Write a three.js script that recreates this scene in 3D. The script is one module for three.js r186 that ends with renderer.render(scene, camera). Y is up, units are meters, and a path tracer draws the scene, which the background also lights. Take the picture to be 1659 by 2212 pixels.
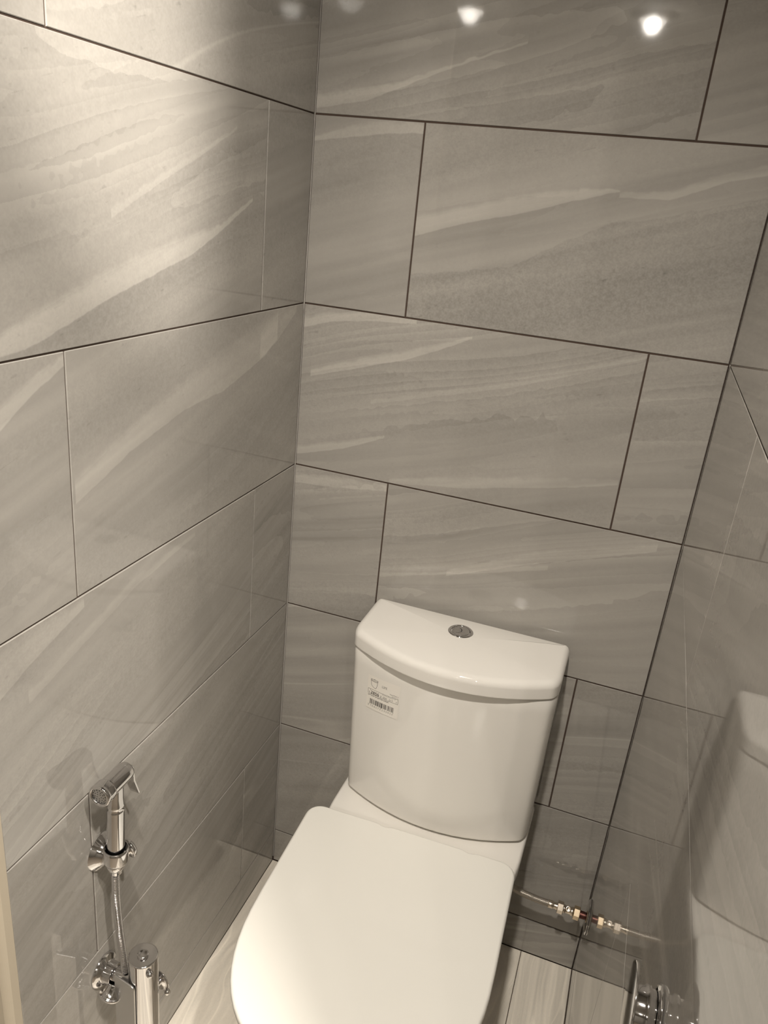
import * as THREE from 'three';
import { mergeGeometries } from 'three/addons/utils/BufferGeometryUtils.js';
import { RectAreaLightUniformsLib } from 'three/addons/lights/RectAreaLightUniformsLib.js';
RectAreaLightUniformsLib.init();

// ------------------------------------------------------------------ camera, renderer, exposure
const scene = new THREE.Scene();
scene.background = new THREE.Color(0x000000);
const camera = new THREE.PerspectiveCamera(66.47, 1659 / 2212, 0.02, 40);
camera.position.set(0.5879, 1.4741, 1.2946);
camera.rotation.set(-0.3791, 0.3008, 0.1029, 'YXZ');
const renderer = new THREE.WebGLRenderer({ antialias: true });
renderer.toneMapping = THREE.LinearToneMapping;
renderer.toneMappingExposure = 1.0;
renderer.shadowMap.enabled = true;
const LIGHT_COLOR = new THREE.Color(1.0, 0.93, 0.84);

const W = 0.7077;          // room width (left wall x = 0, right wall x = W), back wall z = 0
const CEIL = 2.4;
const L = [1.5915, 1.2915, 0.9915, 0.6915, 0.3915, 0.0915];    // joint heights

// ------------------------------------------------------------------ helpers
function tag(o, label, category, group) {
  o.userData.label = label; o.userData.category = category;
  if (group) o.userData.group = group;
  return o;
}
function struct(o) { o.userData.kind = 'structure'; return o; }
const used = {};
function numbered(n) { used[n] = (used[n] || 0) + 1; return used[n] === 1 ? n : n + '_' + String(used[n] - 1).padStart(3, '0'); }
function group(name, parent = scene) { const g = new THREE.Group(); g.name = parent === scene ? numbered(name) : name; parent.add(g); return g; }
function mesh(name, geo, mat, parent = scene) {
  const m = new THREE.Mesh(geo, mat);
  m.name = parent === scene ? numbered(name) : name;
  m.castShadow = true; m.receiveShadow = true; parent.add(m); return m;
}
function box(x0, x1, y0, y1, z0, z1) {
  const g = new THREE.BoxGeometry(x1 - x0, y1 - y0, z1 - z0);
  g.translate((x0 + x1) / 2, (y0 + y1) / 2, (z0 + z1) / 2); return g;
}
function merge(list) {
  return mergeGeometries(list.map(g => { const h = g.index ? g.toNonIndexed() : g; for (const k of Object.keys(h.attributes)) if (!['position', 'normal', 'uv'].includes(k)) h.deleteAttribute(k); return h; }));
}
function rng(seed) { let s = seed >>> 0; return () => { s = (s + 0x6D2B79F5) >>> 0; let t = s; t = Math.imul(t ^ (t >>> 15), t | 1); t ^= t + Math.imul(t ^ (t >>> 7), t | 61); return ((t ^ (t >>> 14)) >>> 0) / 4294967296; }; }
// value noise
const PERM = new Float32Array(65536); { const r = rng(77); for (let i = 0; i < 65536; i++) PERM[i] = r(); }
function hash(ix, iy) { return PERM[(Math.imul(ix, 374761393) ^ Math.imul(iy, 668265263) ^ (Math.imul(ix, iy) << 3)) >>> 7 & 65535]; }
function vn(x, y) {
  const ix = Math.floor(x), iy = Math.floor(y); let fx = x - ix, fy = y - iy;
  fx = fx * fx * (3 - 2 * fx); fy = fy * fy * (3 - 2 * fy);
  const a = hash(ix, iy), b = hash(ix + 1, iy), c = hash(ix, iy + 1), d = hash(ix + 1, iy + 1);
  return a + (b - a) * fx + (c - a) * fy + (a - b - c + d) * fx * fy;
}
function fbm(x, y, o) { let s = 0, a = 0.5, n = 0; for (let i = 0; i < o; i++) { s += a * vn(x, y); n += a; a *= 0.5; x = x * 2.03 + 17.3; y = y * 2.03 + 9.1; } return s / n; }
const sm = (a, b, x) => { const t = Math.min(1, Math.max(0, (x - a) / (b - a))); return t * t * (3 - 2 * t); };
function lerpPts(pts, s) {                       // height of a polyline at s, null outside
  if (s < pts[0][0] || s > pts[pts.length - 1][0]) return null;
  for (let i = 1; i < pts.length; i++) if (s <= pts[i][0]) {
    const [a, b] = pts[i - 1], [c, d] = pts[i]; return b + (d - b) * (s - a) / (c - a);
  }
  return null;
}
const toS = v => { v = Math.min(1, Math.max(0, v)); return 255 * (v <= 0.0031308 ? v * 12.92 : 1.055 * Math.pow(v, 1 / 2.4) - 0.055); };
const SRGB = new Uint8Array(4097); for (let i = 0; i <= 4096; i++) SRGB[i] = Math.round(toS(i / 4096));
const enc = v => SRGB[Math.max(0, Math.min(4096, Math.round(v * 4096)))];

// ------------------------------------------------------------------ stone of the wall tiles
// features in wall coordinates (s along the wall, y up): light bands between two edges, and steps (lighter above, grainy dark below)
const BACK_BANDS = [
  { up: [[0.188, 1.449], [0.265, 1.472], [0.357, 1.498], [0.44, 1.514], [0.5, 1.52]], lo: [[0.188, 1.423], [0.268, 1.45], [0.361, 1.475], [0.442, 1.501], [0.5, 1.518]], k: 0.075 },
  { up: [[0.5, 1.516], [0.571, 1.522], [0.62, 1.545], [0.7077, 1.572]], lo: [[0.5, 1.51], [0.571, 1.512], [0.62, 1.533], [0.648, 1.544], [0.7077, 1.558]], k: 0.06 },
  { up: [[0.0, 1.617], [0.086, 1.632], [0.131, 1.64], [0.224, 1.672], [0.331, 1.705]], lo: [[0.0, 1.6], [0.086, 1.615], [0.131, 1.632], [0.224, 1.668], [0.331, 1.703]], k: 0.07 },
  { up: [[0.0, 1.556], [0.09, 1.583], [0.187, 1.59]], lo: [[0.0, 1.552], [0.07, 1.562], [0.136, 1.572], [0.187, 1.575]], k: 0.075 },
  { up: [[0.0, 1.266], [0.05, 1.28], [0.12, 1.291], [0.209, 1.2915]], lo: [[0.0, 1.25], [0.06, 1.268], [0.12, 1.277], [0.209, 1.284]], k: 0.08 },
  { up: [[0.02, 1.174], [0.125, 1.212], [0.199, 1.236], [0.262, 1.26], [0.308, 1.275]], lo: [[0.02, 1.164], [0.125, 1.198], [0.199, 1.222], [0.262, 1.25], [0.308, 1.273]], k: 0.075 },
  { up: [[0.14, 1.139], [0.381, 1.213], [0.586, 1.286]], lo: [[0.14, 1.133], [0.381, 1.202], [0.586, 1.279]], k: 0.035 },
  { up: [[0.0, 1.027], [0.093, 1.054], [0.172, 1.079]], lo: [[0.0, 1.012], [0.093, 1.04], [0.172, 1.075]], k: 0.07 },
  { up: [[0.19, 1.0], [0.327, 1.03], [0.486, 1.062], [0.586, 1.08]], lo: [[0.19, 0.9925], [0.327, 1.012], [0.486, 1.046], [0.586, 1.072]], k: 0.05 },
  { up: [[0.0, 0.972], [0.081, 0.98], [0.188, 0.986]], lo: [[0.0, 0.955], [0.081, 0.962], [0.188, 0.976]], k: 0.07 },
  { up: [[0.32, 0.845], [0.47, 0.918], [0.67, 0.981]], lo: [[0.32, 0.835], [0.47, 0.897], [0.67, 0.97]], k: 0.06 },
  { up: [[0.188, 0.82], [0.36, 0.87], [0.5, 0.9]], lo: [[0.188, 0.8], [0.36, 0.85], [0.5, 0.893]], k: 0.045 },
];
const BACK_STEPS = [
  { e: [[0.188, 1.362], [0.289, 1.381], [0.356, 1.395], [0.389, 1.414], [0.437, 1.444], [0.495, 1.473], [0.547, 1.482], [0.7077, 1.53]], k: 0.035, y0: 1.29, y1: 1.59, edge: 0.02 },
];
const LEFT_BANDS = [
  { up: [[-0.757, 1.3], [-0.696, 1.318], [-0.618, 1.343], [-0.535, 1.367], [-0.466, 1.385], [-0.377, 1.402], [-0.288, 1.42], [-0.2, 1.455]], lo: [[-0.757, 1.2915], [-0.649, 1.303], [-0.61, 1.316], [-0.529, 1.34], [-0.448, 1.361], [-0.355, 1.385], [-0.288, 1.412], [-0.2, 1.452]], k: 0.095 },
  { up: [[-0.524, 1.434], [-0.408, 1.485], [-0.346, 1.508], [-0.25, 1.545]], lo: [[-0.524, 1.426], [-0.408, 1.477], [-0.346, 1.501], [-0.25, 1.543]], k: 0.045 },
  { up: [[-0.604, 1.138], [-0.538, 1.164], [-0.442, 1.199], [-0.342, 1.224], [-0.196, 1.258], [-0.101, 1.28]], lo: [[-0.604, 1.112], [-0.502, 1.148], [-0.377, 1.178], [-0.277, 1.184], [-0.146, 1.218], [-0.101, 1.24]], k: 0.06 },
  { up: [[-0.16, 1.255], [-0.1, 1.28], [-0.031, 1.29]], lo: [[-0.16, 1.215], [-0.1, 1.238], [-0.031, 1.28]], k: 0.05 },
  { up: [[-0.757, 1.23], [-0.705, 1.247], [-0.666, 1.266], [-0.61, 1.287]], lo: [[-0.757, 1.2], [-0.705, 1.226], [-0.666, 1.25], [-0.61, 1.276]], k: 0.085 },
  { up: [[-0.757, 0.97], [-0.695, 0.981], [-0.6, 0.985]], lo: [[-0.757, 0.92], [-0.695, 0.945], [-0.6, 0.975]], k: 0.06 },
  { up: [[-0.7, 0.91], [-0.5, 0.968], [-0.35, 0.98]], lo: [[-0.7, 0.895], [-0.5, 0.955], [-0.35, 0.975]], k: 0.035 },
];
const LEFT_STEPS = [
  { e: [[-0.757, 1.275], [-0.6, 1.312], [-0.529, 1.338], [-0.448, 1.36], [-0.288, 1.408], [-0.162, 1.45]], k: 0.012, y0: 1.29, y1: 1.59, edge: 0.0, g: 0.3 },
];
const PXM = 1250;
function stoneTexture(s0, s1, y0, y1, seed, bands, steps) {
  const w = Math.max(8, Math.round((s1 - s0) * PXM)), h = Math.max(8, Math.round((y1 - y0) * PXM));
  const data = new Uint8Array(w * h * 4), r = rng(seed), ox = r() * 50, oy = r() * 50;
  const th = 0.27 + (r() - 0.5) * 0.06, c = Math.cos(th), sn = Math.sin(th), tone = (r() - 0.5) * 0.03;
  const hasBand = bands.some(b => b.hit);
  for (let j = 0; j < h; j++) for (let i = 0; i < w; i++) {
    const s = s0 + (i + 0.5) / w * (s1 - s0), y = y0 + (j + 0.5) / h * (y1 - y0);
    const wob = (fbm(s * 2.4 + ox, y * 4 + oy, 2) - 0.5) * 0.035;
    const a = s * c + y * sn + ox, b = -s * sn + y * c + wob + oy;
    const big = fbm(a * 1.6, b * 17, 3);                                  // broad soft streaks
    const fine = fbm(a * 4, b * 90 + 31, 2);                              // thin streaks
    const zone = sm(0.42, 0.62, fbm(a * 1.2 + 7, b * 11 + 5, 2));          // smooth layers against grainy stone
    const lay1 = fbm(a * 1.15 + 21, b * 12 + 8, 2) * 7 + (vn(s * 90, y * 90) - 0.5) * 0.12, saw = lay1 - Math.floor(lay1);
    const lay2 = fbm(a * 1.6 + 4, b * 30 + 60, 2) * 6 + (vn(s * 140, y * 140) - 0.5) * 0.15, saw2 = lay2 - Math.floor(lay2);
    const lm = sm(0.4, 0.68, fbm(a * 1.4 + 50, b * 7 + 20, 2));
    const speck = vn(s * 520 + ox, y * 520) - 0.5, sp2 = vn(s * 210, y * 210 + oy) - 0.5;
    const mid = fbm(a * 2.6 + 11, b * 42 + 3, 2);
    let t = 0.325 + tone + (big - 0.5) * 0.09 + (mid - 0.5) * 0.05 + (fine - 0.5) * 0.06 * zone;
    t += ((0.5 - saw) * 0.04 + (0.5 - saw2) * 0.024) * (0.2 + lm);
    t += (speck * 0.028 + sp2 * 0.02) * (1.15 - zone * 0.8);
    const ridge = Math.abs(fbm(a * 1.1 + 3, b * 13 + 40, 2) - 0.5);        // an occasional pale vein
    if (!bands.own) t += sm(0.028, 0.0, ridge) * 0.055 * sm(0.4, 0.62, fbm(a * 1.7, b * 5 + 90, 2));
    const rag = (fbm(s * 60, y * 60, 3) - 0.5) * 0.006;
    for (const B of bands) {
      const u = lerpPts(B.up, s), l = lerpPts(B.lo, s); if (u === null || l === null) continue;
      if (y > u + 0.05 || y < l - 0.012) continue;
      const mid = Math.max(0.0008, (u - l));
      const inb = sm(l - 0.0012, l + 0.0008, y + rag * 0.5) * (1 - sm(u - mid * 0.25, u + mid * 0.25 + 0.001, y + rag));
      const halo = y > u ? Math.exp(-(y - u) / 0.016) * 0.3 : 0;
      t += B.k * 1.25 * (inb * (0.8 + 0.4 * fine) + halo * inb * 0 + halo * 0.6 * (y > u ? 1 : 0));
    }
    for (const S of steps) {
      if (y < S.y0 || y > S.y1) continue;
      const e = lerpPts(S.e, s); if (e === null) continue;
      const d = y - e + rag;
      t += S.k * (sm(-0.001, 0.002, d) * Math.exp(-Math.max(0, d) / 0.09)) - S.k * 0.15 * sm(0.002, -0.002, d);
      if (d < 0) t += (speck * 0.03 + sp2 * 0.014) * (S.g || 1);
      t += S.edge * Math.exp(-Math.pow(d / 0.0012, 2)) * sm(0.45, 0.6, fbm(s * 12, 3.3, 2));
    }
    // pores and short dark cracks along the layers
    const pore = vn(a * 70, b * 420);
    if (pore > 0.93) t -= (pore - 0.93) * 0.9 * (1 - zone * 0.6);
    const k = (j * w + i) * 4;
    data[k] = enc(t * 1.03); data[k + 1] = enc(t * 0.972); data[k + 2] = enc(t * 0.88); data[k + 3] = 255;
  }
  const tx = new THREE.DataTexture(data, w, h, THREE.RGBAFormat);
  tx.colorSpace = THREE.SRGBColorSpace; tx.magFilter = THREE.LinearFilter; tx.minFilter = THREE.LinearFilter; tx.needsUpdate = true;
  return tx;
}
// faint orange-peel of the glazed face, shared
const peel = (() => {
  const n = 512, d = new Uint8Array(n * n * 4);
  for (let j = 0; j < n; j++) for (let i = 0; i < n; i++) {
    const u = i / n, v = j / n;
    // tileable by mirrored blend
    const f = (x, y) => 0.6 * vn(x * 40, y * 40) + 0.4 * vn(x * 110 + 5, y * 110);
    const bx = u, by = v;
    const q = f(u, v) * (1 - bx) * (1 - by) + f(u - 1, v) * bx * (1 - by) + f(u, v - 1) * (1 - bx) * by + f(u - 1, v - 1) * bx * by;
    const g = Math.round(255 * q), k = (j * n + i) * 4; d[k] = d[k + 1] = d[k + 2] = g; d[k + 3] = 255;
  }
  const t = new THREE.DataTexture(d, n, n, THREE.RGBAFormat); t.wrapS = t.wrapT = THREE.RepeatWrapping; t.magFilter = THREE.LinearFilter; t.needsUpdate = true; return t;
})();

// a tile: chamfered slab; (s, y) on the wall, n = out of the wall. Returns geometry in wall space.
function tileGeometry(s0, s1, y0, y1, toWorld, tiltS = 0, tiltY = 0) {
  const ch = 0.0007, T = 0.009, cx = (s0 + s1) / 2, cy = (y0 + y1) / 2;
  const P = (s, y, n) => toWorld(s, y, n + (s - cx) * tiltS + (y - cy) * tiltY);
  const F = [[s0 + ch, y0 + ch], [s1 - ch, y0 + ch], [s1 - ch, y1 - ch], [s0 + ch, y1 - ch]].map(([s, y]) => [s, y, 0]);
  const M = [[s0, y0], [s1, y0], [s1, y1], [s0, y1]].map(([s, y]) => [s, y, -ch]);
  const K = M.map(([s, y]) => [s, y, -T]);
  const pos = [], uv = [];
  const quad = (a, b, c, d) => { for (const q of [a, b, c, a, c, d]) { const p = P(...q); pos.push(p[0], p[1], p[2]); uv.push((q[0] - s0) / (s1 - s0), (q[1] - y0) / (y1 - y0)); } };
  quad(...F);
  for (let i = 0; i < 4; i++) { const j = (i + 1) % 4; quad(M[i], M[j], F[j], F[i]); quad(K[i], K[j], M[j], M[i]); }
  const g = new THREE.BufferGeometry();
  g.setAttribute('position', new THREE.Float32BufferAttribute(pos, 3)); g.setAttribute('uv', new THREE.Float32BufferAttribute(uv, 2));
  g.computeVertexNormals(); return g;
}
const groutMat = new THREE.MeshStandardMaterial({ color: 0x4a3c33, roughness: 0.95 });
const plasterMat = new THREE.MeshStandardMaterial({ color: new THREE.Color(0.62, 0.58, 0.52), roughness: 0.9 });
const tileRand = rng(4242);
const J = 0.0014;      // half a joint
function tiledWall(name, sMin, sMax, rows, toWorld, backing, bands, steps, seed0, half = J) {
  const g = struct(group(name));
  mesh('backing', backing, plasterMat, g);
  // grout bed just below the tile faces
  const gb = tileGeometry(sMin, sMax, 0, CEIL, (s, y, n) => toWorld(s, y, n - 0.0016));
  mesh('grout', gb, groutMat, g);
  rows.forEach(([y0, y1, joints], ri) => {
    const cuts = [sMin, ...joints, sMax];
    for (let i = 0; i + 1 < cuts.length; i++) {
      const a = cuts[i] + (i ? half : 0.0012), b = cuts[i + 1] - (i + 2 < cuts.length ? half : 0.0012), c = y0 + (y0 > 0 ? half : 0.0005), d = y1 - half;
      const mine = bands.filter(B => B.lo[0][1] < d + 0.1 && Math.min(...B.lo.map(q => q[1])) >= y0 - 0.005 && Math.max(...B.up.map(q => q[1])) <= y1 + 0.005);
      mine.own = mine.length > 0;
      const map = stoneTexture(a, b, c, d, seed0 + ri * 17 + i * 5, mine, steps.filter(S => S.y0 < d && S.y1 > c));
      const bump = peel.clone(); bump.repeat.set((b - a) / 0.12, (d - c) / 0.12); bump.offset.set(tileRand(), tileRand()); bump.needsUpdate = true;
      const m = new THREE.MeshPhysicalMaterial({ map, bumpMap: bump, bumpScale: 0.000003, roughness: 0.035, ior: 1.52 });
      mesh('tile', tileGeometry(a, b, c, d, toWorld, (tileRand() - 0.5) * 0.003, (tileRand() - 0.5) * 0.004), m, g);
    }
  });
  return g;
}
const rowY = [[0, L[5]], [L[5], L[4]], [L[4], L[3]], [L[3], L[2]], [L[2], L[1]], [L[1], L[0]], [L[0], L[0] + 0.3], [L[0] + 0.3, L[0] + 0.6], [L[0] + 0.6, CEIL]];
const withJoints = (odd, even) => rowY.map(([a, b], i) => [a, b, i === 0 ? [] : i % 2 ? odd : even]);

// ------------------------------------------------------------------ the room
const ZL = 0.757, ZR = 0.985;                       // where the left and right walls end at the doorway
tiledWall('wall_back', 0, W - 0.0006, withJoints([0.188], [0.5895]), (s, y, n) => [s, y, n], box(-0.12, W + 0.12, 0, CEIL, -0.12, -0.0085), BACK_BANDS, BACK_STEPS, 100);
tiledWall('wall_left', -ZL, -0.001, withJoints([-0.1603], [-0.6098]), (s, y, n) => [n, y, -s], box(-0.12, -0.0085, 0, CEIL, -0.0085, ZL), LEFT_BANDS, LEFT_STEPS, 400, 0.0011);
tiledWall('wall_right', 0.0012, ZR, withJoints([0.9], [0.45]), (s, y, n) => [W - n, y, s], box(W + 0.0085, W + 0.12, 0, CEIL, -0.0085, ZR), [], [], 700, 0.0011);

// floor: wood-look stoneware planks in the toilet, plain floor beyond
const HX0 = -2.4, HX1 = 3.2, HZ1 = 5.2;
const floor = struct(group('floor'));
mesh('screed', box(HX0, HX1, -0.14, -0.004, -0.12, HZ1), groutMat, floor);
function plankTexture(seed) {
  const w = 256, h = 1536, d = new Uint8Array(w * h * 4), r = rng(seed), ox = r() * 40, oy = r() * 40;
  for (let j = 0; j < h; j++) for (let i = 0; i < w; i++) {
    const x = i / w * 0.2, y = j / h * 1.2;
    const wob = (fbm(x * 9 + ox, y * 5 + oy, 3) - 0.5) * 0.05;
    const g1 = fbm((x + wob) * 34 + ox, y * 2.2 + oy, 3), g2 = fbm((x + wob) * 130, y * 6 + oy, 2), sp = vn(x * 700, y * 300) - 0.5;
    let t = 0.8 + (g1 - 0.5) * 0.42 + (g2 - 0.5) * 0.2 + sp * 0.05;
    t += 0.12 * sm(0.03, 0, Math.abs(fbm((x + wob * 1.4) * 22 + ox, y * 2.6, 2) - 0.5));
    const k = (j * w + i) * 4; d[k] = enc(t * 1.0); d[k + 1] = enc(t * 0.925); d[k + 2] = enc(t * 0.80); d[k + 3] = 255;
  }
  const tx = new THREE.DataTexture(d, w, h, THREE.RGBAFormat); tx.colorSpace = THREE.SRGBColorSpace; tx.magFilter = THREE.LinearFilter; tx.minFilter = THREE.LinearFilter; tx.needsUpdate = true; return tx;
}
{
  const xs = [0.0, 0.198, 0.398, 0.598, W - 0.001];
  for (let i = 0; i < 4; i++) {
    const a = xs[i] + (i ? 0.0007 : 0.0003), b = xs[i + 1] - 0.0007;
    mesh('plank', tileGeometry(a, b, -1.03, -0.0015, (s, y, n) => [s, n - 0.0, -y]), new THREE.MeshStandardMaterial({ map: plankTexture(900 + i), roughness: 0.38 }), floor);
  }
  mesh('hall_floor', box(HX0, HX1, -0.02, -0.0005, 1.04, HZ1), new THREE.MeshStandardMaterial({ color: new THREE.Color(0.3, 0.25, 0.19), roughness: 0.5 }), floor);
}
const paint = new THREE.MeshStandardMaterial({ color: new THREE.Color(0.42, 0.4, 0.36), roughness: 0.85 });
struct(mesh('ceiling', box(HX0 - 0.1, HX1 + 0.1, CEIL, CEIL + 0.1, -0.12, HZ1 + 0.1), paint));
// partition with the doorway: piece left of the opening, piece right of it and the header
struct(mesh('wall_front', merge([box(HX0, -0.07, 0, CEIL, ZL + 0.005, ZL + 0.1), box(W + 0.121, HX1, 0, CEIL, ZR - 0.1, ZR), box(-0.07, W, 2.25, CEIL, ZL + 0.005, ZL + 0.1)]), paint));
struct(mesh('wall_far', box(HX0, HX1, 0, CEIL, HZ1, HZ1 + 0.1), paint));
struct(mesh('wall_hall_left', box(HX0 - 0.1, HX0, 0, CEIL, ZL, HZ1 + 0.1), paint));
struct(mesh('wall_hall_right', box(HX1, HX1 + 0.1, 0, CEIL, ZR - 0.1, HZ1 + 0.1), paint));
// cream door lining that closes the end of the tiled left wall
{
  const cream = new THREE.MeshStandardMaterial({ color: new THREE.Color(0.5, 0.435, 0.335), roughness: 0.5 });
  const prof = new THREE.Shape();
  prof.moveTo(0.001, 0); prof.lineTo(0.001, 0.012); prof.quadraticCurveTo(-0.002, 0.018, -0.008, 0.02); prof.lineTo(-0.03, 0.02); prof.lineTo(-0.034, 0.016);
  prof.lineTo(-0.04, 0.016); prof.lineTo(-0.044, 0.022); prof.lineTo(-0.066, 0.024); prof.quadraticCurveTo(-0.072, 0.022, -0.072, 0.015); prof.lineTo(-0.072, 0); prof.closePath();
  const g = new THREE.ExtrudeGeometry(prof, { depth: 2.1, bevelEnabled: false, curveSegments: 6 });
  g.rotateX(-Math.PI / 2); g.scale(1, 1, -1); g.translate(0, 0, ZL + 0.0005);
  { const p = g.index; const pos = g.attributes.position.array, n = pos.length / 9; const uv = g.attributes.uv.array;
    for (let i = 0; i < n; i++) for (let k = 0; k < 3; k++) { const a = i * 9 + 3 + k, b = i * 9 + 6 + k, t = pos[a]; pos[a] = pos[b]; pos[b] = t; }
    g.computeVertexNormals(); }
  struct(mesh('trim_1', g, cream));
}

// ------------------------------------------------------------------ materials of the fittings
const porcelain = new THREE.MeshPhysicalMaterial({ color: new THREE.Color(0.80, 0.77, 0.715), roughness: 0.06, ior: 1.52 });
const seatPlastic = new THREE.MeshPhysicalMaterial({ color: new THREE.Color(0.83, 0.81, 0.75), roughness: 0.09, ior: 1.5 });
const chrome = new THREE.MeshStandardMaterial({ color: new THREE.Color(0.72, 0.71, 0.71), metalness: 1, roughness: 0.07 });
const satin = new THREE.MeshStandardMaterial({ color: new THREE.Color(0.6, 0.59, 0.58), metalness: 1, roughness: 0.28 });
const nickel = new THREE.MeshStandardMaterial({ color: new THREE.Color(0.68, 0.6, 0.5), metalness: 1, roughness: 0.22 });
const brass = new THREE.MeshStandardMaterial({ color: new THREE.Color(0.74, 0.6, 0.42), metalness: 1, roughness: 0.25 });
const copper = new THREE.MeshStandardMaterial({ color: new THREE.Color(0.13, 0.06, 0.05), metalness: 1, roughness: 0.4 });
const rubber = new THREE.MeshStandardMaterial({ color: 0x1d1a19, roughness: 0.6 });

// ------------------------------------------------------------------ lofts
// outline(s) of equal count stacked by height; caps closed with a fan
function loft(layers, capBottom = true, capTop = true) {
  const n = layers[0].length, pos = [], idx = [];
  for (const l of layers) for (const p of l) pos.push(p[0], p[1], p[2]);
  for (let k = 0; k + 1 < layers.length; k++) for (let i = 0; i < n; i++) {
    const j = (i + 1) % n, a = k * n + i, b = k * n + j, c = a + n, d = b + n; idx.push(a, c, b, b, c, d);
  }
  const cap = (k, flip) => {
    const l = layers[k], c = [0, 0, 0]; for (const p of l) for (let q = 0; q < 3; q++) c[q] += p[q] / n;
    const ci = pos.length / 3; pos.push(...c);
    for (let i = 0; i < n; i++) { const j = (i + 1) % n; if (flip) idx.push(ci, k * n + i, k * n + j); else idx.push(ci, k * n + j, k * n + i); }
  };
  if (capBottom) cap(0, true); if (capTop) cap(layers.length - 1, false);
  const g = new THREE.BufferGeometry();
  g.setAttribute('position', new THREE.Float32BufferAttribute(pos, 3)); g.setIndex(idx); g.computeVertexNormals();
  // outward check
  const nrm = g.attributes.normal, m = Math.floor(layers.length / 2) * n; let s = 0; const cc = [0, 0]; for (let i = 0; i < n; i++) { cc[0] += pos[(m + i) * 3] / n; cc[1] += pos[(m + i) * 3 + 2] / n; }
  for (let i = 0; i < n; i++) s += nrm.getX(m + i) * (pos[(m + i) * 3] - cc[0]) + nrm.getZ(m + i) * (pos[(m + i) * 3 + 2] - cc[1]);
  if (s < 0) { for (let i = 0; i < idx.length; i += 3) { const t = idx[i]; idx[i] = idx[i + 1]; idx[i + 1] = t; } g.setIndex(idx); g.computeVertexNormals(); }
  g.setAttribute('uv', new THREE.Float32BufferAttribute(new Float32Array(pos.length / 3 * 2), 2));
  return g;
}
// closed outline from a polygon of corners with fillet radii, then resampled to n points
function outline(path, n) {
  const sh = new THREE.Path(); const m = path.length;
  const at = i => path[(i + m) % m];
  for (let i = 0; i < m; i++) {
    const [x, z, r] = at(i), p = at(i - 1), q = at(i + 1);
    const d1 = Math.hypot(p[0] - x, p[1] - z), d2 = Math.hypot(q[0] - x, q[1] - z), rr1 = Math.min(r, d1 * 0.5), rr2 = Math.min(r, d2 * 0.5);
    const a = [x + (p[0] - x) / d1 * rr1, z + (p[1] - z) / d1 * rr1], b = [x + (q[0] - x) / d2 * rr2, z + (q[1] - z) / d2 * rr2];
    if (i === 0) sh.moveTo(...a); else sh.lineTo(...a);
    if (r > 0) { const k = 0.6; sh.bezierCurveTo(a[0] + (x - a[0]) * k, a[1] + (z - a[1]) * k, b[0] + (x - b[0]) * k, b[1] + (z - b[1]) * k, b[0], b[1]); }
  }
  sh.closePath(); sh.arcLengthDivisions = 2000;
  const pts = sh.getSpacedPoints(n); pts.pop(); return pts.map(p => [p.x, p.y]);
}
// inset an outline along its normals
function inset(o, d) {
  const n = o.length; let area = 0; for (let i = 0; i < n; i++) { const a = o[i], b = o[(i + 1) % n]; area += a[0] * b[1] - b[0] * a[1]; }
  const sg = area > 0 ? 1 : -1;
  return o.map((p, i) => { const a = o[(i + n - 1) % n], b = o[(i + 1) % n]; let tx = b[0] - a[0], tz = b[1] - a[1]; const l = Math.hypot(tx, tz) || 1; tx /= l; tz /= l; return [p[0] - tz * sg * d, p[1] + tx * sg * d]; });
}
function scaleTo(o, s) { let cx = 0, cz = 0; for (const p of o) { cx += p[0] / o.length; cz += p[1] / o.length; } return o.map(p => [cx + (p[0] - cx) * s, cz + (p[1] - cz) * s]); }
const lay = (o, y) => o.map(p => [p[0], typeof y === 'function' ? y(p[0], p[1]) : y, p[1]]);
// a slab with rounded edges and a crowned top
function slab(o, y0, y1, rb, rt, crown) {
  const ls = [];
  const K = 6;
  ls.push(lay(scaleTo(inset(o, rb), 0.5), y0));
  for (let i = 0; i <= 3; i++) { const t = i / 3 * Math.PI / 2; ls.push(lay(inset(o, rb * (1 - Math.sin(t))), y0 + rb * (1 - Math.cos(t)))); }
  for (let i = 0; i <= K; i++) { const t = i / K * Math.PI / 2; ls.push(lay(inset(o, rt * (1 - Math.cos(t))), y1 - rt * (1 - Math.sin(t)))); }
  const inn = inset(o, rt);
  for (const s of [0.94, 0.85, 0.7, 0.5, 0.3, 0.12]) ls.push(lay(scaleTo(inn, s), y1 + crown * (1 - s * s)));
  return loft(ls);
}
function lathe(pts, seg = 40) { return new THREE.LatheGeometry(pts.map(p => new THREE.Vector2(Math.max(p[0], 0.00001), p[1])), seg); }
// lathe along an axis from a to direction d (profile given as [radius, distance])
function latheAlong(pts, a, d, seg = 36) {
  const g = lathe(pts, seg); const q = new THREE.Quaternion().setFromUnitVectors(new THREE.Vector3(0, 1, 0), new THREE.Vector3(...d).normalize());
  g.applyQuaternion(q); g.translate(...a); return g;
}
function hexNut(r, len, a, d) {
  const s = new THREE.Shape(); for (let i = 0; i < 6; i++) { const t = i * Math.PI / 3 + 0.3; if (i) s.lineTo(r * Math.cos(t), r * Math.sin(t)); else s.moveTo(r * Math.cos(t), r * Math.sin(t)); } s.closePath();
  const g = new THREE.ExtrudeGeometry(s, { depth: len - 0.002, bevelEnabled: true, bevelThickness: 0.001, bevelSize: 0.001, bevelSegments: 2 });
  g.translate(0, 0, 0.001);
  const q = new THREE.Quaternion().setFromUnitVectors(new THREE.Vector3(0, 0, 1), new THREE.Vector3(...d).normalize());
  g.applyQuaternion(q); g.translate(...a); return g;
}
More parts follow.
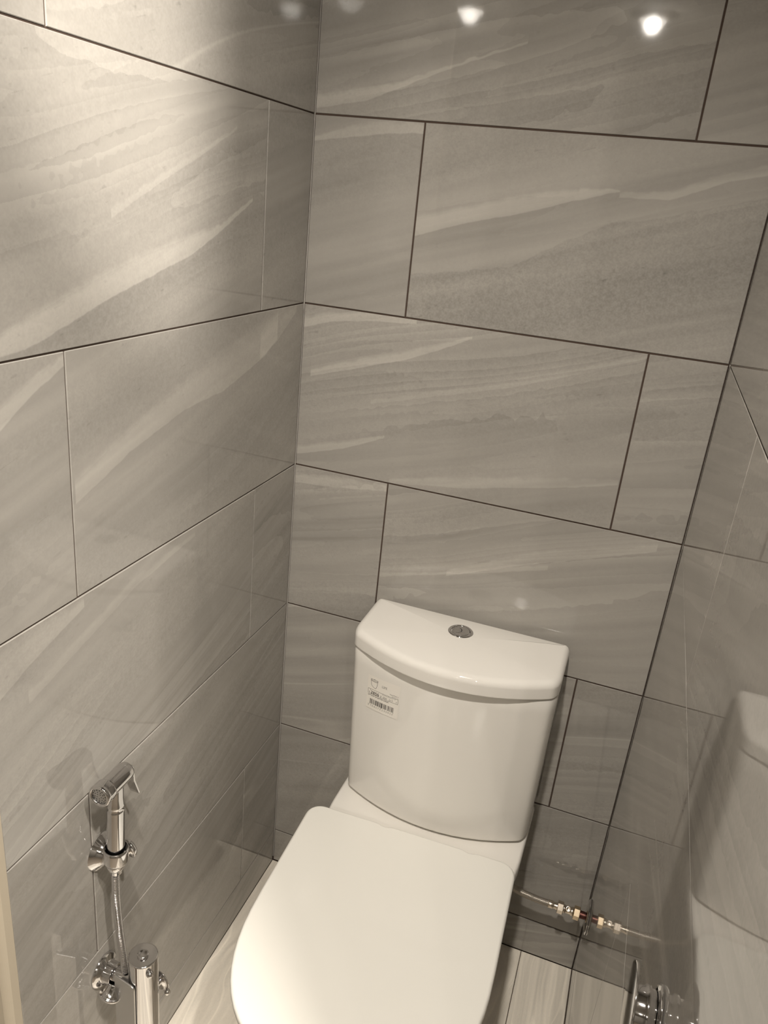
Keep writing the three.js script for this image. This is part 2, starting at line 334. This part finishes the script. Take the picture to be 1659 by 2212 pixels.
// tube whose radius ripples along it
function rippleTube(points, r, pitch, depth, radial = 14) {
  const curve = new THREE.CatmullRomCurve3(points.map(p => new THREE.Vector3(...p)), false, 'centripetal');
  const len = curve.getLength(), per = 6, seg = Math.round(len / pitch * per);
  const g = new THREE.TubeGeometry(curve, seg, r, radial, false);
  const pos = g.attributes.position, fr = [];
  for (let i = 0; i <= seg; i++) {
    const c = curve.getPointAt(i / seg), f = 1 - depth * (0.5 + 0.5 * Math.cos(i / per * Math.PI * 2));
    for (let j = 0; j <= radial; j++) { const k = i * (radial + 1) + j; pos.setXYZ(k, c.x + (pos.getX(k) - c.x) * f, c.y + (pos.getY(k) - c.y) * f, c.z + (pos.getZ(k) - c.z) * f); }
  }
  g.computeVertexNormals(); return g;
}

// ------------------------------------------------------------------ toilet
const toilet = group('toilet');
tag(toilet, 'white ceramic close-coupled toilet with closed lid standing against the tiled back wall', 'toilet');
{
  const arcFront = (xl, xr, zs, zf, m = 14) => { const a = []; for (let i = 0; i <= m; i++) { const t = -1 + 2 * i / m; a.push([xl + (xr - xl) * i / m, zf - (zf - zs) * t * t, (i === 0 || i === m) ? 0.03 : 0]); } return a; };
  const tankO = (xl, xr, zb, zs, zf, n = 160) => outline([[xr, zb, 0.012], [xl, zb, 0.012], ...arcFront(xl, xr, zs, zf)], n);
  // tank: slight taper towards its foot
  const T = [];
  const tank = t => ({ xl: 0.2065 - 0.0075 * t, xr: 0.562 + 0.0035 * t, zs: 0.137 + 0.012 * t, zf: 0.187 + 0.006 * t });
  const yT0 = 0.412, yT1 = 0.729;
  const tk = t => { const q = tank(t); return tankO(q.xl, q.xr, 0.014, q.zs, q.zf); };
  T.push(lay(inset(tk(0), 0.008), yT0 - 0.004)); T.push(lay(inset(tk(0), 0.008), yT0));
  for (let i = 1; i <= 4; i++) { const a = i / 4 * Math.PI / 2; T.push(lay(inset(tk(0), 0.008 * (1 - Math.sin(a))), yT0 + 0.008 * (1 - Math.cos(a)))); }
  for (let i = 1; i <= 12; i++) T.push(lay(tk(i / 12), yT0 + 0.008 + (yT1 - yT0 - 0.008) * i / 12));
  T.push(lay(inset(tk(1), 0.006), yT1 + 0.002));
  mesh('tank', loft(T), porcelain, toilet);
  // lid of the tank
  const lidO = tankO(0.1965, 0.5668, 0.0115, 0.148, 0.2085, 200);
  const lid = mesh('tank_lid', slab(lidO, 0.7335, 0.7665, 0.003, 0.013, 0.007), porcelain, toilet);
  // dual flush button
  const B = group('flush_button', toilet); B.userData.label = 'round chrome dual flush button';
  const bc = [0.3765, 0.7727, 0.079];
  mesh('rim', latheAlong([[0.0165, -0.002], [0.0168, 0.0016], [0.0182, 0.0028], [0.0205, 0.0026], [0.0228, 0.0008], [0.0235, -0.0025]], bc, [0, 1, 0], 56), chrome, B);
  mesh('button_gap', latheAlong([[0.0167, -0.001], [0.0167, 0.0002], [0, 0.0004]], bc, [0, 1, 0], 40), rubber, B);
  const R = 0.0161, r = 0.0105, off = -0.0088;
  const xi = (off * off + R * R - r * r) / (2 * off), yi = Math.sqrt(R * R - xi * xi);
  const lens = new THREE.Shape(), big = new THREE.Shape(), N = 30, gp = 0.0005;
  const aR = Math.atan2(yi, xi), ar = Math.atan2(yi, xi - off);
  const arcPts = (cx, rad, a0, a1) => { const o = []; for (let i = 0; i <= N; i++) { const a = a0 + (a1 - a0) * i / N; o.push([cx + rad * Math.cos(a), rad * Math.sin(a)]); } return o; };
  const lensPts = [...arcPts(0, R, aR, 2 * Math.PI - aR), ...arcPts(off, r - gp, -ar, ar)];
  const bigPts = [...arcPts(0, R, -aR, aR), ...arcPts(off, r + gp, ar, -ar)];
  lensPts.forEach(([x, y], i) => i ? lens.lineTo(x, y) : lens.moveTo(x, y)); bigPts.forEach(([x, y], i) => i ? big.lineTo(x, y) : big.moveTo(x, y));
  for (const s of [lens, big]) {
    const g = new THREE.ExtrudeGeometry(s, { depth: 0.0012, bevelEnabled: true, bevelThickness: 0.0007, bevelSize: 0.0007, bevelOffset: -0.0007, bevelSegments: 3 });
    g.rotateX(-Math.PI / 2); g.rotateZ(0.02); g.translate(bc[0], bc[1] + 0.0004, bc[2]);
    mesh('button_half', g, chrome, B);
  }
  // pan: deck under the tank, skirted bowl below the seat
  const P = [];
  const dO = (xl, xr, zb, zf, rb, n = 140) => {
    const c = (xl + xr) / 2, hw = (xr - xl) / 2, zm = zf - Math.min(0.26, zf - zb - 0.06), pts = [[xr, zb, rb], [xl, zb, rb]];
    const m = 26; for (let i = 0; i <= m; i++) { const a = Math.PI - Math.PI * i / m, ca = Math.cos(a), sa = Math.max(0, Math.sin(a)); pts.push([c + hw * Math.sign(ca) * Math.pow(Math.abs(ca), 0.86), zm + (zf - zm) * Math.pow(sa, 0.86), 0]); }
    return outline(pts, n);
  };
  const sec = [[0.0, 0.272, 0.49, 0.1, 0.5], [0.03, 0.275, 0.487, 0.1, 0.5], [0.12, 0.275, 0.487, 0.1, 0.51], [0.2, 0.262, 0.5, 0.1, 0.54], [0.27, 0.237, 0.522, 0.1, 0.585], [0.32, 0.216, 0.542, 0.095, 0.622], [0.36, 0.206, 0.553, 0.07, 0.645], [0.385, 0.203, 0.557, 0.014, 0.652], [0.394, 0.2035, 0.5565, 0.0145, 0.6515]];
  for (const [y, xl, xr, zb, zf] of sec) P.push(lay(dO(xl, xr, zb, zf, 0.03), y));
  const top = dO(0.2035, 0.5565, 0.0145, 0.6515, 0.03);
  P.push(lay(inset(top, 0.002), 0.3975)); P.push(lay(inset(top, 0.006), 0.3995)); P.push(lay(scaleTo(top, 0.8), 0.4)); P.push(lay(scaleTo(top, 0.3), 0.4));
  // raised shelf that carries the tank, sloping down to the seat
  const shO = outline([[0.5645, 0.012, 0.02], [0.2015, 0.012, 0.02], [0.1985, 0.2, 0.03], [0.205, 0.235, 0.02], [0.553, 0.235, 0.02], [0.562, 0.2, 0.03]], 140);
  const shelf = loft([lay(inset(shO, 0.02), 0.372), lay(inset(shO, 0.003), 0.38), lay(shO, 0.386), lay(shO, 0.401), lay(inset(shO, 0.002), 0.4055), lay(inset(shO, 0.006), 0.4075), lay(scaleTo(shO, 0.8), 0.408), lay(scaleTo(shO, 0.3), 0.408)]);
  mesh('bowl', merge([loft(P), shelf]), porcelain, toilet);
  // seat ring and lid, a little skewed on their hinges
  const rot = 0.03, pc = [0.37, 0.22];
  const turn = o => o.map(([x, z]) => { const dx = x - pc[0], dz = z - pc[1]; return [pc[0] + dx * Math.cos(rot) + dz * Math.sin(rot), pc[1] - dx * Math.sin(rot) + dz * Math.cos(rot)]; });
  const seatPts = (ins, notch) => {
    const xl = 0.1745 + ins, xr = 0.5595 - ins, zb = 0.2185 + ins * 0.5, zf = 0.672 - ins, zm = 0.43, c = (xl + xr) / 2, hw = (xr - xl) / 2;
    const pts = [[xr, zb, 0.03]];
    if (notch) for (const nx of [0.475, 0.318]) pts.push([nx + 0.012, zb, 0.005], [nx + 0.005, zb + 0.0036, 0.005], [nx - 0.005, zb + 0.0036, 0.005], [nx - 0.012, zb, 0.005]);
    pts.push([xl, zb, 0.03]);
    const m = 30; for (let i = 0; i <= m; i++) { const a = Math.PI - Math.PI * i / m, ca = Math.cos(a), sa = Math.max(0, Math.sin(a)); pts.push([c + hw * Math.sign(ca) * Math.pow(Math.abs(ca), 0.76), zm + (zf - zm) * Math.pow(sa, 0.78), 0]); }
    return turn(outline(pts, 260));
  };
  mesh('seat', slab(seatPts(0.004, false), 0.3985, 0.4135, 0.004, 0.003, 0.0), seatPlastic, toilet);
  mesh('seat_lid', slab(seatPts(0, true), 0.4145, 0.4285, 0.003, 0.0055, 0.0025), seatPlastic, toilet);
  for (const nx of [0.318, 0.475]) {
    const c = turn([[nx, 0.229]])[0];
    mesh('hinge', latheAlong([[0, -0.017], [0.007, -0.017], [0.008, -0.016], [0.008, 0.016], [0.007, 0.017], [0, 0.017]], [c[0], 0.4165, c[1]], [1, 0, -rot], 20), seatPlastic, toilet);
  }
  // product sticker on the tank front
  const cv = document.createElement('canvas'); cv.width = 640; cv.height = 640; const x = cv.getContext('2d');
  x.fillStyle = '#ece7de'; x.fillRect(0, 0, 640, 640);
  x.strokeStyle = '#3c3835'; x.fillStyle = '#2a2725'; x.lineWidth = 6; x.lineCap = 'round'; x.lineJoin = 'round';
  // cistern outline drawing
  x.beginPath(); x.moveTo(62, 60); x.lineTo(200, 60); x.lineTo(200, 92); x.quadraticCurveTo(130, 108, 62, 88); x.closePath(); x.stroke();
  x.beginPath(); x.moveTo(66, 92); x.lineTo(76, 160); x.quadraticCurveTo(84, 200, 160, 222); x.quadraticCurveTo(190, 200, 196, 100); x.stroke();
  x.beginPath(); x.moveTo(68, 76); x.quadraticCurveTo(130, 92, 196, 76); x.stroke(); x.fillRect(118, 52, 26, 8);
  x.font = '58px sans-serif'; x.fillText('LIFE', 285, 150);
  x.fillStyle = '#55504c'; const rr = rng(5);
  const scribble = (x0, y0, w, h) => { let q = x0; while (q < x0 + w) { const d = 4 + rr() * 9; x.fillRect(q, y0 - h * (0.6 + rr() * 0.4), d * 0.6, h * (0.5 + rr() * 0.5)); q += d + (rr() < 0.12 ? 9 : 1); } };
  scribble(450, 216, 170, 15); scribble(495, 244, 125, 12);
  x.fillStyle = '#2a2725';
  x.lineWidth = 5; x.strokeRect(18, 258, 600, 92);
  x.beginPath(); for (const q of [66, 318, 430, 560]) { x.moveTo(q, 258); x.lineTo(q, 284); } x.stroke();
  scribble(330, 280, 80, 10); scribble(446, 280, 90, 10);
  x.font = '44px sans-serif'; x.fillText('6', 34, 338);
  x.font = 'bold 78px sans-serif'; x.fillText('2856', 74, 344); 
  x.font = '50px sans-serif'; x.fillText('8', 270, 342); x.fillText('000', 322, 342); x.fillText('217', 440, 342); x.fillText('1', 574, 342);
  scribble(24, 384, 420, 24);
  // bar code
  const br = rng(31); let q = 78; while (q < 540) { const w = 3 + Math.floor(br() * 3) * 4; x.fillRect(q, 440, w, 98); q += w + 4 + Math.floor(br() * 3) * 3; }
  x.fillRect(68, 440, 4, 118); x.fillRect(300, 440, 4, 112); x.fillRect(312, 440, 4, 112); x.fillRect(548, 440, 4, 118);
  x.font = '46px serif'; '5704173235911'.split('').forEach((ch, i) => x.fillText(ch, 34 + i * 39 + (i > 0 ? 10 : 0) + (i > 6 ? 8 : 0), 588));
  const st = new THREE.CanvasTexture(cv); st.colorSpace = THREE.SRGBColorSpace; st.anisotropy = 8;
  const front = (xx, y) => { const t = (y - yT0) / (yT1 - yT0), k = tank(t), u = -1 + 2 * (xx - k.xl) / (k.xr - k.xl); return k.zf - (k.zf - k.zs) * u * u; };
  const sx0 = 0.2405, sx1 = 0.3065, sy0 = 0.6255, sy1 = 0.6955, n = 16, pos = [], uv = [], ix = [], slope = 0.0055;
  for (let j = 0; j <= n; j++) for (let i = 0; i <= n; i++) {
    const u = i / n, v = j / n, xx = sx0 + (sx1 - sx0) * u, y = sy0 + (sy1 - sy0) * v + (u - 0.5) * slope;
    pos.push(xx, y, front(xx, y) + 0.0004); uv.push(u, v);
    if (i < n && j < n) { const a = j * (n + 1) + i; ix.push(a, a + 1, a + n + 1, a + 1, a + n + 2, a + n + 1); }
  }
  const sg = new THREE.BufferGeometry(); sg.setAttribute('position', new THREE.Float32BufferAttribute(pos, 3)); sg.setAttribute('uv', new THREE.Float32BufferAttribute(uv, 2)); sg.setIndex(ix); sg.computeVertexNormals();
  const stick = mesh('product_sticker', sg, new THREE.MeshPhysicalMaterial({ map: st, roughness: 0.16, ior: 1.5 }), toilet);
  stick.userData.label = 'small printed product sticker with bar code';
}

// ------------------------------------------------------------------ water supply: valve on the right wall and braided hose
{
  const v = group('angle_valve'); const y = 0.2075, z = 0.054;
  tag(v, 'small nickel and brass shut-off valve with a round chrome flange low in the right corner', 'valve');
  const D = [-1, -0.0, 0.0];
  mesh('flange', latheAlong([[0.006, 0.0], [0.033, 0.0002], [0.0335, 0.002], [0.031, 0.0045], [0.016, 0.0075], [0.0075, 0.0085]], [W, y, z], D, 44), chrome, v);
  mesh('pipe', latheAlong([[0.0075, 0.004], [0.0075, 0.02]], [W, y, z], D, 20), copper, v);
  mesh('nut', hexNut(0.0118, 0.012, [W - 0.0175, y, z], D), brass, v);
  mesh('valve_body', latheAlong([[0.006, 0.028], [0.0085, 0.029], [0.0085, 0.034], [0.007, 0.036], [0.0068, 0.045], [0.0085, 0.047], [0.0085, 0.05], [0.006, 0.051]], [W, y, z], D, 24), nickel, v);
  mesh('stop_screw', latheAlong([[0, 0.0105], [0.003, 0.0105], [0.0032, 0.0112], [0.0048, 0.0112], [0.0052, 0.0105], [0.0055, 0.0]], [W - 0.0405, y + 0.002, z], [0, 0.75, 0.66], 20), nickel, v);
  mesh('compression_nut', hexNut(0.0108, 0.012, [W - 0.0495, y, z], D), nickel, v);
  mesh('ferrule', latheAlong([[0.007, 0.06], [0.0072, 0.064], [0.0064, 0.0645], [0.0064, 0.07], [0.0076, 0.0705], [0.0078, 0.079], [0.006, 0.0795]], [W, y, z], D, 24), nickel, v);
  // braid
  const n = 128, d = new Uint8Array(n * n * 4), cdat = new Uint8Array(n * n * 4);
  for (let j = 0; j < n; j++) for (let i = 0; i < n; i++) {
    const u = i / n * 8, w = j / n * 8, a = (u + w) % 1, b = (u - w + 8) % 1, over = (Math.floor(u + w) + Math.floor(u - w + 8)) % 2;
    const q = over ? Math.sin(Math.PI * a) : Math.sin(Math.PI * b), k = (j * n + i) * 4, g = Math.round(255 * (0.25 + 0.75 * q));
    d[k] = d[k + 1] = d[k + 2] = g; d[k + 3] = 255; const c = 110 + Math.round(120 * q); cdat[k] = c; cdat[k + 1] = c * 0.96; cdat[k + 2] = c * 0.9; cdat[k + 3] = 255;
  }
  const mk = (arr, srgb) => { const t = new THREE.DataTexture(arr, n, n, THREE.RGBAFormat); t.wrapS = t.wrapT = THREE.RepeatWrapping; t.repeat.set(14, 2); t.magFilter = THREE.LinearFilter; if (srgb) t.colorSpace = THREE.SRGBColorSpace; t.needsUpdate = true; return t; };
  const braid = new THREE.MeshStandardMaterial({ map: mk(cdat, true), bumpMap: mk(d, false), bumpScale: 0.0005, metalness: 0.9, roughness: 0.35 });
  const curve = new THREE.CatmullRomCurve3([[W - 0.0785, y, z], [0.6, y + 0.002, z + 0.001], [0.56, y + 0.008, z], [0.52, y + 0.03, z - 0.002], [0.498, y + 0.09, z - 0.012], [0.496, 0.364, z - 0.016]].map(p => new THREE.Vector3(...p)));
  const h = mesh('supply_hose', new THREE.TubeGeometry(curve, 80, 0.0067, 18, false), braid);
  tag(h, 'braided steel water hose running from the corner valve to behind the toilet bowl', 'hose');
}

// ------------------------------------------------------------------ hand-held bidet sprayer on the left wall
const XS = 0.034;
{
  // wall holder
  const hd = group('sprayer_holder'); tag(hd, 'chrome wall holder with round rose that carries the hand sprayer on the left wall', 'holder');
  const cz = 0.6022, cy = 0.598;
  mesh('rose', latheAlong([[0, 0.0], [0.0285, 0.0], [0.029, 0.0018], [0.0275, 0.0045], [0.022, 0.009], [0.017, 0.015], [0.0145, 0.022], [0.0135, 0.03], [0, 0.031]], [0, 0.575, 0.592], [1, 0.1, 0.12], 48), chrome, hd);
  const ax = [0, 1, -0.04];
  mesh('cradle', latheAlong([[0.0126, -0.013], [0.0165, -0.012], [0.0172, -0.009], [0.0178, 0.007], [0.017, 0.0105], [0.0152, 0.011], [0.0148, 0.004], [0.0126, -0.004], [0.0126, -0.013]], [XS, cy - 0.006, cz], ax, 40), chrome, hd);
  mesh('knob', latheAlong([[0.006, -0.016], [0.007, 0], [0.0135, 0.001], [0.0142, 0.0025], [0.0138, 0.0055], [0.011, 0.008], [0, 0.009]], [0.039, 0.584, 0.583], [0.35, 0.1, -1], 30), chrome, hd);
}
{
  const s = group('hand_sprayer'); tag(s, 'chrome hand-held bidet sprayer upright in its holder with a trigger lever on the left wall', 'sprayer');
  const b = [XS, 0.598, 0.6022], t = [XS, 0.684, 0.5985], d = [0, t[1] - b[1], t[2] - b[2]];
  const hl = Math.hypot(...d);
  mesh('handle', latheAlong([[0.0100, -0.012], [0.0105, -0.01], [0.0107, -0.001], [0.0119, 0.0], [0.0122, 0.002], [0.0121, hl - 0.016], [0.0118, hl - 0.014], [0.011, hl - 0.0135], [0.011, hl - 0.0095], [0.0118, hl - 0.009], [0.0121, hl - 0.006], [0.0114, hl - 0.004], [0.0108, hl + 0.006], [0.0105, hl + 0.028]], b, d, 44), chrome, s);
  // head: horizontal barrel along the wall
  const hc = [XS, 0.7165, 0.6005];
  mesh('head', latheAlong([[0, -0.031], [0.008, -0.0305], [0.0118, -0.0285], [0.0132, -0.025], [0.0138, -0.018], [0.014, 0.012], [0.0132, 0.0135]], hc, [0, 0, 1], 44), chrome, s);
  // knurled ring
  const kr = latheAlong([[0.0135, 0.0135], [0.0152, 0.014], [0.0156, 0.0155], [0.0156, 0.023], [0.0148, 0.0245], [0.0152, 0.0255], [0.016, 0.0265], [0.016, 0.03], [0.0148, 0.0315], [0.0125, 0.0315], [0.0122, 0.0295]], hc, [0, 0, 1], 72);
  { const p = kr.attributes.position; for (let i = 0; i < p.count; i++) { const dx = p.getX(i) - hc[0], dy = p.getY(i) - hc[1], r = Math.hypot(dx, dy), z = p.getZ(i) - hc[2]; if (z > 0.0145 && z < 0.0235) { const a = Math.round(Math.atan2(dy, dx) / (Math.PI * 2) * 72), f = a % 2 ? 0.965 : 1; p.setX(i, hc[0] + dx * f); p.setY(i, hc[1] + dy * f); } } kr.computeVertexNormals(); }
  mesh('nozzle_ring', kr, chrome, s);
  const fp = mesh('nozzle_plate', latheAlong([[0.0124, 0.0285], [0.0115, 0.0295], [0.006, 0.0302], [0, 0.0304]], hc, [0, 0, 1], 40), satin, s); fp.userData.label = 'perforated spray face';
  const holes = []; for (const [r, n] of [[0.0035, 5], [0.0065, 9], [0.0095, 14]]) for (let i = 0; i < n; i++) { const a = i / n * Math.PI * 2 + r * 300; holes.push(latheAlong([[0.0007, 0.0], [0.0007, 0.0006], [0, 0.0007]], [hc[0] + r * Math.cos(a), hc[1] + r * Math.sin(a), hc[2] + 0.0298], [0, 0, 1], 8)); }
  mesh('spray_holes', merge(holes), rubber, fp);
  // trigger: bent strip behind the head
  const sh = new THREE.Shape(); const pr = [[0, 0], [-0.0035, -0.006], [-0.006, -0.03], [-0.0155, -0.058], [-0.014, -0.0586], [-0.0042, -0.031], [-0.0015, -0.008], [0.004, -0.004], [0.004, 0]];
  pr.forEach(([u, v], i) => i ? sh.lineTo(u, v) : sh.moveTo(u, v)); sh.closePath();
  const tg = new THREE.ExtrudeGeometry(sh, { depth: 0.014, bevelEnabled: true, bevelThickness: 0.0006, bevelSize: 0.0006, bevelSegments: 2 });
  tg.translate(0, 0, -0.007); tg.rotateY(-Math.PI / 2); // u -> z
  tg.translate(XS, 0.7245, 0.571);
  mesh('trigger', tg, chrome, s);
}
{
  const h = group('sprayer_hose'); tag(h, 'flexible ribbed chrome hose hanging from the hand sprayer down the left wall', 'hose');
  mesh('hose_nut', latheAlong([[0.0085, 0.0], [0.011, 0.002], [0.0128, 0.007], [0.0128, 0.012], [0.011, 0.018], [0.0085, 0.021], [0.0085, 0.026], [0.0062, 0.028]], [XS, 0.586, 0.6035], [0, -1, 0.02], 32), chrome, h);
  mesh('hose', rippleTube([[XS, 0.556, 0.6055], [XS - 0.001, 0.5, 0.604], [XS - 0.001, 0.44, 0.6], [XS + 0.002, 0.4, 0.599], [XS + 0.006, 0.3585, 0.6]], 0.0058, 0.0032, 0.24), chrome, h);
}
{
  const t = group('sprayer_tap'); tag(t, 'chrome cylindrical tap with wall rose and flat plate below the hand sprayer', 'tap');
  const y = 0.345, z = 0.597, X = 0.0705;
  mesh('rose', latheAlong([[0, 0], [0.0265, 0], [0.027, 0.002], [0.0245, 0.006], [0.019, 0.0085], [0.019, 0.0105], [0.017, 0.011], [0.017, 0.022], [0.0155, 0.0235], [0, 0.0236]], [0, y, z + 0.004], [1, 0, 0], 44), chrome, t);
  mesh('stub', latheAlong([[0.0125, 0.02], [0.0125, 0.06]], [0, y, z + 0.003], [1, 0, -0.03], 32), chrome, t);
  mesh('body', latheAlong([[0, 0.18], [0.0215, 0.181], [0.0218, 0.184], [0.0218, 0.404], [0.0212, 0.4055], [0.0195, 0.406], [0.019, 0.4055], [0, 0.4055]], [X, 0, z], [0, 1, 0], 64), chrome, t);
  mesh('cap_screw', latheAlong([[0.0082, 0.0], [0.0082, 0.003], [0.0075, 0.0042], [0.0058, 0.0046], [0.0052, 0.0032], [0, 0.003]], [X, 0.4052, z], [0, 1, 0], 36), chrome, t);
  mesh('side_screw', latheAlong([[0.0052, 0.0], [0.0056, 0.003], [0.0048, 0.006], [0.0026, 0.0082], [0, 0.0086]], [X + 0.0175, 0.391, z + 0.0105], [0.82, 0, 0.57], 28), chrome, t);
  // flat plate in front
  const p = new THREE.Shape(); const hx = 0.0185; p.moveTo(-hx, -0.11); p.lineTo(hx, -0.11); p.lineTo(hx, 0.049); p.quadraticCurveTo(hx, 0.055, hx - 0.006, 0.0555); p.lineTo(-hx + 0.001, 0.0585); p.quadraticCurveTo(-hx, 0.0585, -hx, 0.0575); p.closePath();
  const pg = new THREE.ExtrudeGeometry(p, { depth: 0.0014, bevelEnabled: true, bevelThickness: 0.0005, bevelSize: 0.0005, bevelSegments: 2 });
  pg.rotateY(-0.12); pg.translate(0.0535, 0.3115, z + 0.0215);
  const pm = mesh('plate', pg, satin, t); pm.userData.label = 'flat brushed metal plate';
  // outlet on the wall side under the stub
  mesh('outlet', latheAlong([[0.009, -0.004], [0.0105, 0.0], [0.0125, 0.012], [0.0165, 0.014], [0.017, 0.016], [0.0165, 0.018], [0, 0.0185]], [0.026, y - 0.012, z + 0.012], [-0.12, -0.8, 0.45], 32), chrome, t);
  mesh('lever_disc', latheAlong([[0.006, -0.022], [0.0065, 0], [0.0195, 0.0005], [0.02, 0.0015], [0.0195, 0.0025], [0, 0.003]], [X + 0.005, 0.318, z - 0.03], [0.15, 0, -1], 40), chrome, t);
  mesh('lever_knob', latheAlong([[0, -0.002], [0.0025, -0.002], [0.0025, 0.003], [0.0042, 0.0045], [0.0046, 0.007], [0.0035, 0.0098], [0, 0.0105]], [X + 0.0175, 0.305, z - 0.032], [0.75, 0, 0.66], 24), chrome, t);
}
// ------------------------------------------------------------------ chrome knob on the right wall, close to the camera
{
  const k = group('wall_knob'); tag(k, 'stubby chrome fitting with a thin round disc, jutting from the right wall at bottom edge', 'wall fitting');
  const a = [W, 0.88, 0.788], D = [-1, 0, 0];
  mesh('wall_rose', latheAlong([[0, 0], [0.024, 0], [0.024, 0.002], [0.0225, 0.0035], [0.02, 0.004]], a, D, 44), chrome, k);
  mesh('stem', latheAlong([[0.0185, 0.002], [0.0185, 0.008], [0.0205, 0.009], [0.0205, 0.0125], [0.0185, 0.0135], [0.0185, 0.0225]], a, D, 44), chrome, k);
  mesh('disc', latheAlong([[0, 0.0222], [0.0345, 0.0222], [0.0352, 0.0232], [0.0345, 0.0244], [0, 0.0246]], a, D, 56), chrome, k);
}

// ------------------------------------------------------------------ lamps in the hall (seen mirrored in the tiles)
const glass = new THREE.MeshStandardMaterial({ color: 0xf3ead8, roughness: 0.4, emissive: LIGHT_COLOR, emissiveIntensity: 11 });
const ledGlass = new THREE.MeshStandardMaterial({ color: 0xf3ead8, roughness: 0.4, emissive: LIGHT_COLOR, emissiveIntensity: 130 });
const bronze = new THREE.MeshStandardMaterial({ color: new THREE.Color(0.3, 0.24, 0.17), metalness: 0.7, roughness: 0.35 });
function ceilingLamp(x, z, power, label) {
  const g = group('ceiling_lamp'); g.position.set(x, CEIL, z); tag(g, label, 'lamp');
  mesh('lamp_rim', lathe([[0.03, -0.001], [0.078, -0.001], [0.08, -0.006], [0.078, -0.02], [0.07, -0.024], [0.06, -0.02]], 40), bronze, g);
  const pr = [[0.0665, -0.018]]; for (let i = 1; i <= 5; i++) { const r = 0.066 - 0.0085 * i, y = -0.018 - 0.0105 * i; pr.push([r + 0.0055, y + 0.004], [r + 0.005, y], [r, y - 0.0005]); } pr.push([0.0, -0.072]);
  mesh('lamp_shade', lathe(pr, 40), glass, g);
  const p = new THREE.PointLight(LIGHT_COLOR, power, 0, 2); p.position.set(0, -0.044, 0); p.castShadow = true; p.shadow.radius = 1.2; g.add(p);
  return g;
}
ceilingLamp(0.28, 3.17, 1, 'bowl-shaped ribbed glass ceiling lamp mirrored near the top right of the back wall');
ceilingLamp(-0.6, 3.1, 0.3, 'bowl-shaped ribbed glass ceiling lamp mirrored small at the top left of the back wall');
ceilingLamp(1.58, 3.1, 1.7, 'bowl-shaped ribbed glass ceiling lamp mirrored faintly at the top of the left wall');
ceilingLamp(1.18, 2.95, 1.6, 'bowl-shaped ribbed glass hall ceiling lamp hidden just past the end of the right wall');
ceilingLamp(2.25, 3.05, 1.6, 'bowl-shaped ribbed glass hall ceiling lamp farthest to the right, hidden from view');
{
  const g = group('ceiling_spotlight'); g.position.set(1.0, CEIL, 1.25); tag(g, 'small swivelling ceiling spotlight outside the doorway aimed at the upper left tiled wall', 'lamp');
  const dir = new THREE.Vector3(0 - 1.0, 1.58 - (CEIL - 0.1), 0.40 - 1.25).normalize();
  mesh('spot_base', lathe([[0, -0.001], [0.04, -0.001], [0.042, -0.006], [0.038, -0.02], [0.008, -0.022], [0.008, -0.06], [0, -0.06]], 32), bronze, g);
  const c = [0, -0.1, 0];
  const sh = latheAlong([[0, -0.045], [0.024, -0.042], [0.028, -0.03], [0.03, 0.03], [0.027, 0.03], [0.0265, -0.01]], c, dir.toArray(), 32); mesh('spot_shade', sh, bronze, g);
  mesh('spot_lens', latheAlong([[0.0262, 0.018], [0.02, 0.021], [0, 0.022]], c, dir.toArray(), 32), glass, g);
  const s = new THREE.SpotLight(LIGHT_COLOR, 16.5, 0, 0.22, 1, 2); s.position.set(c[0] + dir.x * 0.04, c[1] + dir.y * 0.04, c[2] + dir.z * 0.04); s.target.position.set(c[0] + dir.x, c[1] + dir.y, c[2] + dir.z); s.castShadow = true; s.shadow.radius = 1.3;
  g.add(s); g.add(s.target);
}
function downlight(x, z, power, angle, tx, tz, label) {
  const g = group('recessed_downlight'); g.position.set(x, CEIL, z); tag(g, label, 'lamp');
  mesh('trim_ring', lathe([[0.034, -0.001], [0.05, -0.001], [0.05, -0.003], [0.046, -0.005], [0.036, -0.004], [0.034, -0.001]], 40), satin, g);
  mesh('lens', lathe([[0.034, -0.002], [0.03, -0.004], [0, -0.005]], 32), ledGlass, g);
  const s = new THREE.SpotLight(LIGHT_COLOR, power, 0, angle, 1, 2); s.position.set(0, -0.03, 0); s.target.position.set(tx, -2.2, tz); s.castShadow = true; s.shadow.radius = 1.6;
  g.add(s); g.add(s.target);
}
downlight(0.46, 1.2, 8.4, 0.95, -0.22, -0.6, 'recessed round ceiling downlight just outside the toilet doorway, mirrored in the closed seat lid');
downlight(0.92, 1.18, 11, 0.46, -0.72, -0.74, 'recessed round ceiling downlight beyond the end of the right wall, hidden from the toilet');
renderer.render(scene, camera);
